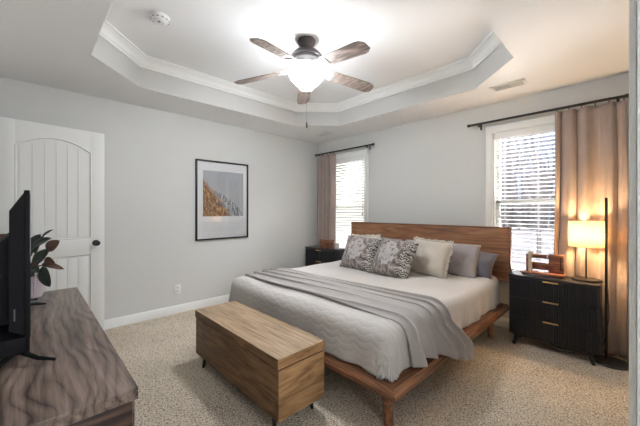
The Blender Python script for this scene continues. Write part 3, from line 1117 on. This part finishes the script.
def leaf(base, tip, width, up, mat):
    base, tip, up = Vector(base), Vector(tip), Vector(up)
    d = tip-base
    side = d.cross(up).normalized()
    nrm = side.cross(d).normalized()
    L = d.length
    def f(u, v):
        wv = width*(sin(pi*min(1, u)**0.85))**0.62*0.5
        c = (v*2-1)
        return base+d*u+side*c*wv+nrm*(0.10*L*sin(pi*u)+0.10*width*abs(c))
    o = MB().grid(f, 10, 6).build('leaf', mat, pl, smooth=180)
    solidify(o, 0.0015)
s0 = Vector((pc[0], pc[1], DZ+0.137))
Xr, Yr = Vector((cos(ANG), sin(ANG), 0)), Vector((-sin(ANG), cos(ANG), 0))
def P(r, z, f=0.0): return Vector((pc[0], pc[1], DZ+z))+Xr*r+Yr*f
stems = [(P(0.0, 0.137), P(0.02, 0.24, 0.01), P(0.07, 0.345, 0)), (P(-0.01, 0.137), P(-0.05, 0.24, -0.02), P(-0.09, 0.30, -0.02)), (P(0.02, 0.137), P(0.04, 0.20, 0), P(0.105, 0.29, 0)), (P(0.01, 0.137), P(0.05, 0.20, 0), P(0.09, 0.205, 0))]
for st in stems:
    MB().tube(st, [0.006, 0.005, 0.003], 8).build('stem', M['stem'], pl)
FCAM, FUP = tuple(-Yr), tuple(-Yr*0.7+Vector((0, 0, 0.7)))
lv = [(P(0.07, 0.345), P(0.140, 0.402), 0.026, FUP, 'leaf'), (P(0.105, 0.290), P(0.178, 0.342), 0.058, FCAM, 'leafb'),
      (P(0.01, 0.280), P(0.132, 0.352), 0.070, FUP, 'leaf'), (P(0.035, 0.215), P(0.122, 0.295), 0.055, FCAM, 'leaf'),
      (P(0.095, 0.240), P(0.152, 0.212), 0.050, FCAM, 'leafb'), (P(0.075, 0.210), P(0.200, 0.180), 0.032, FUP, 'leafb'),
      (P(0.085, 0.200), P(0.125, 0.085), 0.068, FCAM, 'leaf'), (P(0.01, 0.205), P(0.075, 0.165, -0.02), 0.055, FUP, 'leaf'),
      (P(-0.09, 0.30), P(-0.185, 0.365, 0.0), 0.09, FUP, 'leafb'), (P(-0.08, 0.28), P(-0.23, 0.29, -0.02), 0.09, FUP, 'leaf'),
      (P(0.0, 0.27, 0.02), P(0.045, 0.375, 0.03), 0.075, FCAM, 'leaf'), (P(0.0, 0.24), P(-0.02, 0.30, -0.05), 0.08, FUP, 'leaf'),
      (P(-0.02, 0.22, 0.02), P(-0.10, 0.33, 0.04), 0.085, FCAM, 'leaf'), (P(0.015, 0.17), P(0.060, 0.225), 0.05, FCAM, 'leafb')]
for a_, b_, w_, u_, m_ in lv:
    leaf(a_, b_, w_, u_, M[m_])

# ------------------------------------------------------------------ nightstands
def make_nightstand(label):
    w, d, z0, z1 = 0.645, 0.27, 0.10, 0.655
    t = thing('nightstand', label, 'nightstand', (0, 0, 0))
    # local frame: front at y=-d, back at y=0, x centred
    MB().box(-w/2, w/2, -d, 0, z1-0.022, z1, 0.003).build('top_panel', M['navytop'], t, local=True)
    MB().box(-w/2+0.004, w/2-0.004, -d+0.012, 0, z0, z1-0.022, 0.002).build('cabinet_body', M['navy'], t, local=True)
    h = (z1-0.022-z0)/3
    for i in range(3):
        za, zb = z0+i*h+0.004, z0+(i+1)*h-0.005
        b = MB()
        b.box(-w/2+0.008, w/2-0.008, -d+0.004, -d+0.013, za, zb, 0.001)
        n = 36
        pw = (w-0.02)/n
        for k in range(n):
            if abs(k-n/2+0.5) < 0.6:
                continue
            xa = -w/2+0.010+k*pw
            b.prism([(xa+0.0015, -d+0.005, za+0.001), (xa+pw*0.3, -d-0.002, za+0.001), (xa+pw*0.7, -d-0.002, za+0.001), (xa+pw-0.0015, -d+0.005, za+0.001)], (0, 0, zb-za-0.002))
        dw_ = b.build('drawer', M['navy'], t, local=True, smooth=25)
        MB().box(-0.055, 0.055, -d-0.014, -d+0.004, zb-0.009, zb+0.001, 0.0015).build('handle', M['brass'], dw_, local=True)
    for sx in (-1, 1):
        for sy in (0, 1):
            x = sx*(w/2-0.075)
            y = -d+0.04 if sy == 0 else -0.05
            MB().tube([(x, y, z0), (x+sx*0.035, y+(-0.03 if sy == 0 else 0.0), 0.0)], [0.022, 0.013], 4 if False else 10).build('leg', M['black'], t, local=True)
    MB().box(-w/2+0.03, w/2-0.03, -d+0.02, -0.02, z0-0.012, z0).build('base_rail', M['black'], t, local=True)
    return t
ns = make_nightstand('black fluted three-drawer nightstand under the lit table lamp')
ns.location = (3.374, -0.142, 0)
n2 = copy_tree(ns)
n2.location = (0.435, -0.142, 0)
n2['label'] = 'dark nightstand in the far corner, half hidden behind the bed'

# wooden organizer on the right nightstand
ZN = 0.655
oz = thing('desk_organizer', 'reddish wooden phone stand with crossbars on the right nightstand', 'organizer', (3.30, -0.25, ZN))
MB().box(3.125, 3.455, -0.33, -0.19, ZN+0.012, ZN+0.028, 0.003).build('tray_base', M['dock'], oz)
for x in (3.15, 3.43):
    MB().box(x-0.012, x+0.012, -0.325, -0.195, ZN, ZN+0.012, 0.002).build('runner', M['dock'], oz)
MB().box(3.185, 3.21, -0.285, -0.215, ZN+0.028, ZN+0.215, 0.003).build('post', M['pale'], oz)
MB().box(3.165, 3.185, -0.275, -0.225, ZN+0.028, ZN+0.19, 0.003).build('side_slat', M['dock'], oz)
MB().box(3.20, 3.345, -0.238, -0.222, ZN+0.152, ZN+0.190, 0.002).build('crossbar', M['dock'], oz)
MB().box(3.20, 3.345, -0.238, -0.222, ZN+0.046, ZN+0.112, 0.002).build('crossbar', M['dock'], oz)
MB().box(3.335, 3.445, -0.250, -0.228, ZN+0.028, ZN+0.200, 0.004).build('back_panel', M['dock'], oz)
MB().box(3.418, 3.430, -0.2525, -0.248, ZN+0.055, ZN+0.180, 0.001).build('slot', M['black'], oz)
MB().lathe([(0.0, 0.0), (0.006, 0.001), (0.006, 0.006), (0.0, 0.008)], (0, 0, 0), 12).xf(Matrix.Translation((3.325, -0.238, ZN+0.172)) @ Matrix.Rotation(pi/2, 4, 'X')).build('peg', M['plastic'], oz)

# box and cup on the left nightstand
bx = thing('keepsake_box', 'small walnut box on the far corner nightstand', 'box', (0.50, -0.29, ZN))
MB().box(0.385, 0.595, -0.345, -0.235, ZN, ZN+0.105, 0.003).build('box_body', M['dock'], bx)
MB().box(0.382, 0.598, -0.348, -0.232, ZN+0.107, ZN+0.137, 0.003).build('lid', M['dock'], bx)
jr = MB().lathe([(0.0, 0.0), (0.036, 0.0), (0.038, 0.004), (0.038, 0.085), (0.036, 0.085), (0.034, 0.006), (0.0, 0.006)], (0.655, -0.225, ZN), 24)
jo = jr.build('glass_tumbler', plain('frosted_glass', srgb(205, 200, 196), 0.25), origin=(0.655, -0.225, ZN))
tag(jo, 'pale tumbler beside the walnut box on the corner nightstand', 'glass')

# ------------------------------------------------------------------ table lamp
lc = (3.595, -0.235)
lamp = thing('table_lamp', 'lit table lamp with drum shade on the right nightstand', 'lamp', (lc[0], lc[1], ZN))
MB().lathe([(0.0, 0.0), (0.100, 0.0), (0.104, 0.006), (0.100, 0.014), (0.02, 0.018), (0.0, 0.018)], (lc[0], lc[1], ZN), 40).build('lamp_base', M['black'], lamp)
MB().tube([(lc[0], lc[1], ZN+0.015), (lc[0], lc[1], ZN+0.30)], 0.006, 10).build('pole', M['black'], lamp)
sh = MB().lathe([(0.117, 0.945), (0.117, 1.165)], (lc[0], lc[1], 0), 48, caps=False).build('lamp_shade', M['shade'], lamp)
solidify(sh, 0.002)
MB().tube([(lc[0]-0.117, lc[1], 1.12), (lc[0]+0.117, lc[1], 1.12)], 0.002, 6).tube([(lc[0], lc[1]-0.117, 1.12), (lc[0], lc[1]+0.117, 1.12)], 0.002, 6).build('shade_ring', M['black'], lamp)
MB().lathe([(0.0, 0.955), (0.012, 0.958), (0.014, 0.975), (0.022, 0.995), (0.022, 1.010), (0.014, 1.022), (0.0, 1.025)], (lc[0], lc[1], 0), 20).build('bulb', emitter('warm_bulb', (1, 0.62, 0.28, 1), 6), lamp)
for z in (1.062,):
    l = bpy.data.lights.new('table_lamp_glow', 'POINT')
    l.energy = TABLE_LAMP_W
    l.color = (1.0, 0.66, 0.32)
    l.shadow_soft_size = 0.03
    lo_ = bpy.data.objects.new('table_lamp_glow', l)
    COL.objects.link(lo_)
    lo_.location = (0, 0, z-ZN)
    lo_.parent = lamp
MB().tube([(lc[0]+0.10, lc[1], ZN+0.008), (3.715, -0.24, ZN+0.002), (3.728, -0.21, ZN-0.06), (3.735, -0.15, 0.35), (3.70, -0.12, 0.1), (3.62, -0.08, 0.012)], 0.0028, 6).build('lamp_cord', M['black'], lamp)

# ------------------------------------------------------------------ corner floor lamp (slim pole)
fl = thing('floor_lamp', 'slim black pole lamp on a round base between nightstand and curtain', 'lamp', (3.755, -0.30, 0))
MB().lathe([(0.0, 0.0), (0.112, 0.0), (0.115, 0.008), (0.110, 0.02), (0.02, 0.026), (0.0, 0.026)], (3.752, -0.255, 0), 40).build('lamp_base', M['bronze'], fl)
MB().box(3.712, 3.730, -0.243, -0.225, 0.02, 1.365, 0.003).build('pole', M['black'], fl)
MB().tube([(3.74, -0.34, 0.03), (3.76, -0.365, 0.008), (3.84, -0.30, 0.006), (3.85, -0.10, 0.006)], 0.003, 6).build('lamp_cord', M['black'], fl)

# power strip cable under the nightstand
cb = MB().tube([(3.28, -0.12, 0.012), (3.33, -0.22, 0.010), (3.42, -0.27, 0.010), (3.52, -0.24, 0.010), (3.60, -0.28, 0.010), (3.68, -0.26, 0.012)], 0.005, 6)
tag(cb.build('power_cable', M['cord'], origin=(3.45, -0.22, 0.01)), 'white power cable lying on the carpet under the right nightstand', 'cable')

# ------------------------------------------------------------------ curtains and rods
def rod(x0, x1, brackets, label):
    z, y = 2.222, -0.085
    t = thing('curtain_rod', label, 'curtain rod', ((x0+x1)/2, 0, z))
    MB().tube([(x0, y, z), (x1, y, z)], 0.0125, 12).build('rod', M['black'], t)
    for x, s in ((x0, 1), (x1, -1)):
        MB().tube([(x+0.004*s, y, z), (x-0.022*s, y, z)], 0.0165, 12).build('finial', M['black'], t)
    for x in brackets:
        MB().box(x-0.010, x+0.010, -0.006, 0.0, z-0.055, z+0.02, 0.002).box(x-0.006, x+0.006, y-0.006, -0.004, z-0.026, z-0.012, 0.002).box(x-0.007, x+0.007, y-0.014, y+0.014, z-0.030, z-0.008, 0.002).build('bracket', M['black'], t)
rod(0.03, 1.235, (0.10, 1.13), 'thin black curtain rod over the window in the far corner')
rod(2.585, 3.835, (2.68, 3.785), 'thin black curtain rod over the window by the lit table lamp')

def curtain(x0, x1, zb, pleats, seed, label, spread=0.0, xb0=None, xb1=None, nring=6):
    rnd = random.Random(seed)
    ph = [rnd.uniform(0, 6.28) for _ in range(8)]
    t = thing('curtain', label, 'curtain', ((x0+x1)/2, -0.085, zb))
    zt = 2.198
    xb0 = x0 if xb0 is None else xb0
    xb1 = x1 if xb1 is None else xb1
    def f(u, v):
        k = 1-v            # 0 at the top
        a = lerp(x0, xb0, k**0.7)
        c = lerp(x1, xb1, k**0.7)
        uu = u+0.035*sin(u*2*pi*1.5+ph[0])+0.02*sin(u*2*pi*3+ph[1]+k)
        x = lerp(a, c, min(1, max(0, uu)) if False else u)
        th_ = uu*pleats*2*pi
        am = lerp(0.030, 0.044, k)*(0.75+0.35*sin(u*7+ph[2]))
        y = -0.080+am*sin(th_+0.5*sin(k*2.2+ph[3]))+0.008*sin(th_*2+ph[4]+k*3)
        x += 0.012*cos(th_)*(0.4+0.6*k)+0.006*sin(k*6+ph[5])
        y = min(y, -0.028)
        z = lerp(zt, zb, k)
        if k < 0.02:
            z += -0.012*(0.5-0.5*cos(th_))
        return Vector((x, y, z))
    o = MB().grid(f, int(pleats*22), 48).build('panel', M['curtain'], t, smooth=180)
    solidify(o, 0.003)
    for i in range(nring):
        x = lerp(x0+0.012, x1-0.012, i/(nring-1))
        b = MB()
        pts = [(x+0.003*cos(a), -0.085+0.016*cos(a), 2.219+0.016*sin(a)) for a in [2*pi*j/16 for j in range(17)]]
        b.tube(pts, 0.0022, 6, caps=False)
        b.box(x-0.004, x+0.004, -0.089, -0.081, 2.182, 2.205, 0.001)
        b.build('clip_ring', M['black'], t)
curtain(0.035, 0.470, 0.02, 4.5, 3, 'taupe velvet curtain hanging in the far corner of the room')
curtain(3.360, 3.835, 0.02, 3.7, 5, 'taupe velvet curtain glowing behind the lit table lamp', xb0=3.340, xb1=3.85)

# ------------------------------------------------------------------ framed print
FY0, FY1, FZ0, FZ1 = -2.175, -1.423, 0.868, 1.916
fr = thing('framed_print', 'black framed landscape print with wide white mat on the left wall', 'picture', (0.0, (FY0+FY1)/2, FZ0))
b = MB()
fw_ = 0.020
b.box(0.001, 0.028, FY0, FY0+fw_, FZ0, FZ1, 0.002).box(0.001, 0.028, FY1-fw_, FY1, FZ0, FZ1, 0.002).box(0.001, 0.028, FY0, FY1, FZ0, FZ0+fw_, 0.002).box(0.001, 0.028, FY0, FY1, FZ1-fw_, FZ1, 0.002)
b.build('frame', M['black'], fr)
MB().box(0.006, 0.012, FY0+0.015, FY1-0.015, FZ0+0.015, FZ1-0.015).build('mat_board', plain('white_mat_board', srgb(226, 225, 226), 0.8), fr)
ay0, ay1, az0, az1 = FY0+0.095, FY1-0.075, FZ0+0.31, FZ1-0.135
MB().grid(lambda u, v: Vector((0.0128, lerp(ay0, ay1, u), lerp(az0, az1, v))), 1, 1).build('print', M['art'], fr, smooth=0)
b = MB()
ink = plain('pale_grey_ink', srgb(208, 208, 211), 0.8)
for i in range(6):
    z = FZ0+0.225-i*0.022
    b.box(0.0122, 0.0126, ay0, ay1-(0.05 if i % 3 == 2 else 0.0), z, z+0.007)
b.build('caption_lines', ink, fr)
MB().box(0.016, 0.018, FY0+0.018, FY1-0.018, FZ0+0.018, FZ1-0.018).build('glazing', M['glass'], fr)

# wall outlet
ou = thing('wall_outlet', 'white electrical outlet low on the left wall', 'outlet', (0, -2.388, 0.29))
MB().box(0.0, 0.006, -2.423, -2.353, 0.232, 0.347, 0.002).build('cover_plate', M['plastic'], ou)
for z in (0.268, 0.311):
    rc = MB().box(0.005, 0.008, -2.405, -2.371, z-0.015, z+0.015, 0.002).build('socket', M['plastic'], ou)
    MB().box(0.0078, 0.0085, -2.397, -2.394, z-0.004, z+0.008).box(0.0078, 0.0085, -2.383, -2.380, z-0.004, z+0.008).build('slots', M['black'], rc)

# ------------------------------------------------------------------ ceiling things
sd = thing('smoke_detector', 'round white smoke detector on the recessed ceiling', 'smoke detector', (1.389, -2.985, TH))
c = (1.389, -2.985, TH)
MB().lathe([(0.0, -0.046), (0.034, -0.046), (0.040, -0.040), (0.056, -0.036), (0.066, -0.022), (0.068, 0.0), (0.0, 0.0)], c, 36).build('housing', M['plastic'], sd)
b = MB()
for i in range(12):
    a = 2*pi*i/12
    b.box(-0.010, 0.010, -0.0015, 0.0015, -0.003, 0.003, mat=Matrix.Translation((c[0]+0.0625*cos(a), c[1]+0.0625*sin(a), c[2]-0.028)) @ Matrix.Rotation(a+pi/2, 4, 'Z'))
b.build('vent_slots', M['grille'], sd)
MB().lathe([(0.0, -0.0485), (0.010, -0.048), (0.011, -0.045)], (c[0]+0.012, c[1]-0.010, c[2]), 16).build('test_button', M['grille'], sd)

def vent(x0, x1, y0, y1, label, dark_from):
    t = thing('ceiling_vent', label, 'vent', ((x0+x1)/2, (y0+y1)/2, H))
    b = MB()
    f = 0.028
    z0, z1 = H-0.008, H
    b.box(x0, x1, y0, y0+f, z0, z1, 0.002).box(x0, x1, y1-f, y1, z0, z1, 0.002).box(x0, x0+f, y0, y1, z0, z1, 0.002).box(x1-f, x1, y0, y1, z0, z1, 0.002)
    b.build('frame', M['white'], t)
    MB().box(x0+f, x1-f, y0+f, y1-f, H-0.002, H-0.0005).build('duct_opening', M['grille'], t)
    b = MB()
    n = 8
    for i in range(n):
        y = y0+f+(y1-y0-2*f)*(i+0.5)/n
        for xa, xb, tl in ((x0+f, lerp(x0, x1, dark_from)-0.003, 50), (lerp(x0, x1, dark_from)+0.003, x1-f, -50)):
            b.box(xa, xb, -0.006, 0.006, -0.0006, 0.0006, mat=Matrix.Translation((0, y, H-0.006)) @ Matrix.Rotation(radians(tl), 4, 'X'))
    b.build('louvres', M['white'], t)
vent(2.915, 3.205, -0.515, -0.355, 'white ceiling vent above the window by the lit table lamp', 0.5)
vent(0.42, 0.71, -0.475, -0.335, 'white ceiling vent above the far corner curtain', 0.5)

# ------------------------------------------------------------------ ceiling fan
fc = (1.922, -1.975)
fan = thing('ceiling_fan', 'five-bladed wooden ceiling fan with a glowing bowl light', 'ceiling fan', (fc[0], fc[1], TH))
C3 = (fc[0], fc[1], 0)
MB().lathe([(0.0, TH), (0.074, TH), (0.078, TH-0.010), (0.072, TH-0.030), (0.050, TH-0.055), (0.036, TH-0.075), (0.034, TH-0.095), (0.0, TH-0.095)], C3, 36).build('canopy', M['bronze'], fan)
MB().lathe([(0.0, 2.640), (0.040, 2.640), (0.080, 2.630), (0.115, 2.610), (0.134, 2.585), (0.134, 2.572), (0.120, 2.566), (0.0, 2.566)], C3, 40).build('motor_housing', M['bronze'], fan)
MB().tube([(fc[0], fc[1], TH-0.09), (fc[0], fc[1], 2.635)], 0.018, 14).build('downrod', M['bronze'], fan)
MB().lathe([(0.0, 2.567), (0.100, 2.567), (0.106, 2.545), (0.094, 2.512), (0.066, 2.500), (0.050, 2.470), (0.048, 2.430), (0.0, 2.425)], C3, 36).build('switch_housing', M['nickel'], fan)
b = MB()
for k in range(3):
    a = 2*pi*k/3+0.4
    b.tube([(fc[0]+0.045*cos(a), fc[1]+0.045*sin(a), 2.455), (fc[0]+0.10*cos(a), fc[1]+0.10*sin(a), 2.452), (fc[0]+0.158*cos(a), fc[1]+0.158*sin(a), 2.466)], 0.005, 8)
b.build('bowl_bracket', M['nickel'], fan)
bo = MB().lathe([(0.160, 2.474), (0.163, 2.462), (0.158, 2.436), (0.142, 2.402), (0.116, 2.370), (0.088, 2.345), (0.068, 2.326), (0.056, 2.308), (0.0, 2.300)], C3, 40, caps=False).build('light_bowl', M['bowl'], fan)
MB().lathe([(0.0, 2.482), (0.130, 2.484), (0.153, 2.478), (0.153, 2.472), (0.0, 2.468)], C3, 40).build('bowl_cover', M['nickel'], fan)  # added cover over the open bowl, keeps its glow off the tray
for k in range(3):
    a = 2*pi*k/3+1.4
    bl_ = MB().lathe([(0.0, -0.03), (0.012, -0.026), (0.020, -0.008), (0.016, 0.010), (0.010, 0.024), (0.0, 0.026)], (fc[0]+0.085*cos(a), fc[1]+0.085*sin(a), 2.435), 14).build('bulb', M['nickel'], fan)
    bl_.data.materials[0] = M['bowl']
    l = bpy.data.lights.new('fan_bulb_glow', 'POINT')
    l.energy = FAN_BULB_W
    l.color = (0.94, 0.97, 1.0)
    l.shadow_soft_size = 0.03
    lo_ = bpy.data.objects.new('fan_bulb_glow', l)
    COL.objects.link(lo_)
    lo_.location = (0.105*cos(a), 0.105*sin(a), 2.462-TH)
    lo_.parent = fan
def blade(ang):
    R = Matrix.Translation((fc[0], fc[1], 2.488)) @ Matrix.Rotation(ang, 4, 'Z') @ Matrix.Rotation(radians(6.5), 4, 'Y')
    Rp = R @ Matrix.Rotation(radians(-13), 4, 'X')
    b = MB()
    out = [(0.205, -0.050), (0.225, -0.058), (0.60, -0.068), (0.635, -0.062), (0.668, -0.035), (0.668, 0.035), (0.635, 0.062), (0.60, 0.068), (0.225, 0.058), (0.205, 0.050)]
    b.prism([(x, y, -0.003) for x, y in out], (0, 0, 0.006))
    b.xf(Rp)
    bl = b.build('blade', M['blade'], fan, smooth=20)
    i = MB()
    for s in (-1, 1):
        i.tube([R @ Vector((0.085, 0.012*s, 0.03)), R @ Vector((0.13, 0.042*s, 0.012)), R @ Vector((0.17, 0.034*s, 0.006)), R @ Vector((0.215, 0.012*s, 0.001))], [0.008, 0.007, 0.007, 0.006], 8)
    i.box(0.195, 0.265, -0.040, 0.040, -0.009, -0.0035, 0.002, mat=Rp)
    for x, y in ((0.215, -0.022), (0.215, 0.022), (0.25, 0)):
        i.lathe([(0.006, -0.0115), (0.006, -0.009)], (0, 0, 0), 8).bm if False else None
    i.build('blade_iron', M['nickel'], bl)
for k in range(5):
    blade(radians(70+72*k))
b = MB().tube([(fc[0]+0.02, fc[1]-0.03, 2.49), (fc[0]+0.02, fc[1]-0.168, 2.46), (fc[0]+0.02, fc[1]-0.17, 2.03)], 0.0008, 5)
fcx = (fc[0]-0.005, fc[1]+0.005)
MB().tube([(fcx[0], fcx[1], 2.302), (fcx[0], fcx[1], 2.02)], 0.0010, 5).lathe([(0.0, 2.025), (0.005, 2.022), (0.009, 1.99), (0.006, 1.97), (0.0, 1.968)], (fcx[0], fcx[1], 0), 12).build('pull_chain', M['bronze'], fan)
b.bm.free()

# added fill light: unseen glowing panel, window-shaped, in the hall behind the doorway
b = MB()
hx = W+1.4
b.box(hx-0.02, hx, -3.97, -3.90, 0.70, 2.10).box(hx-0.02, hx, -2.60, -2.53, 0.70, 2.10).box(hx-0.02, hx, -3.97, -2.53, 2.03, 2.10).box(hx-0.03, hx, -3.97, -2.53, 0.70, 0.77).box(hx-0.02, hx, -3.27, -3.23, 0.75, 2.05)
o = struct(b.build('window_3', M['white'], origin=(hx, -3.25, 0.7)))
MB().box(hx-0.008, hx-0.004, -3.90, -2.60, 0.77, 2.03).build('pane', emitter('hall_fill_glow', (0.90, 0.96, 1.0, 1), HALL_FILL), o)
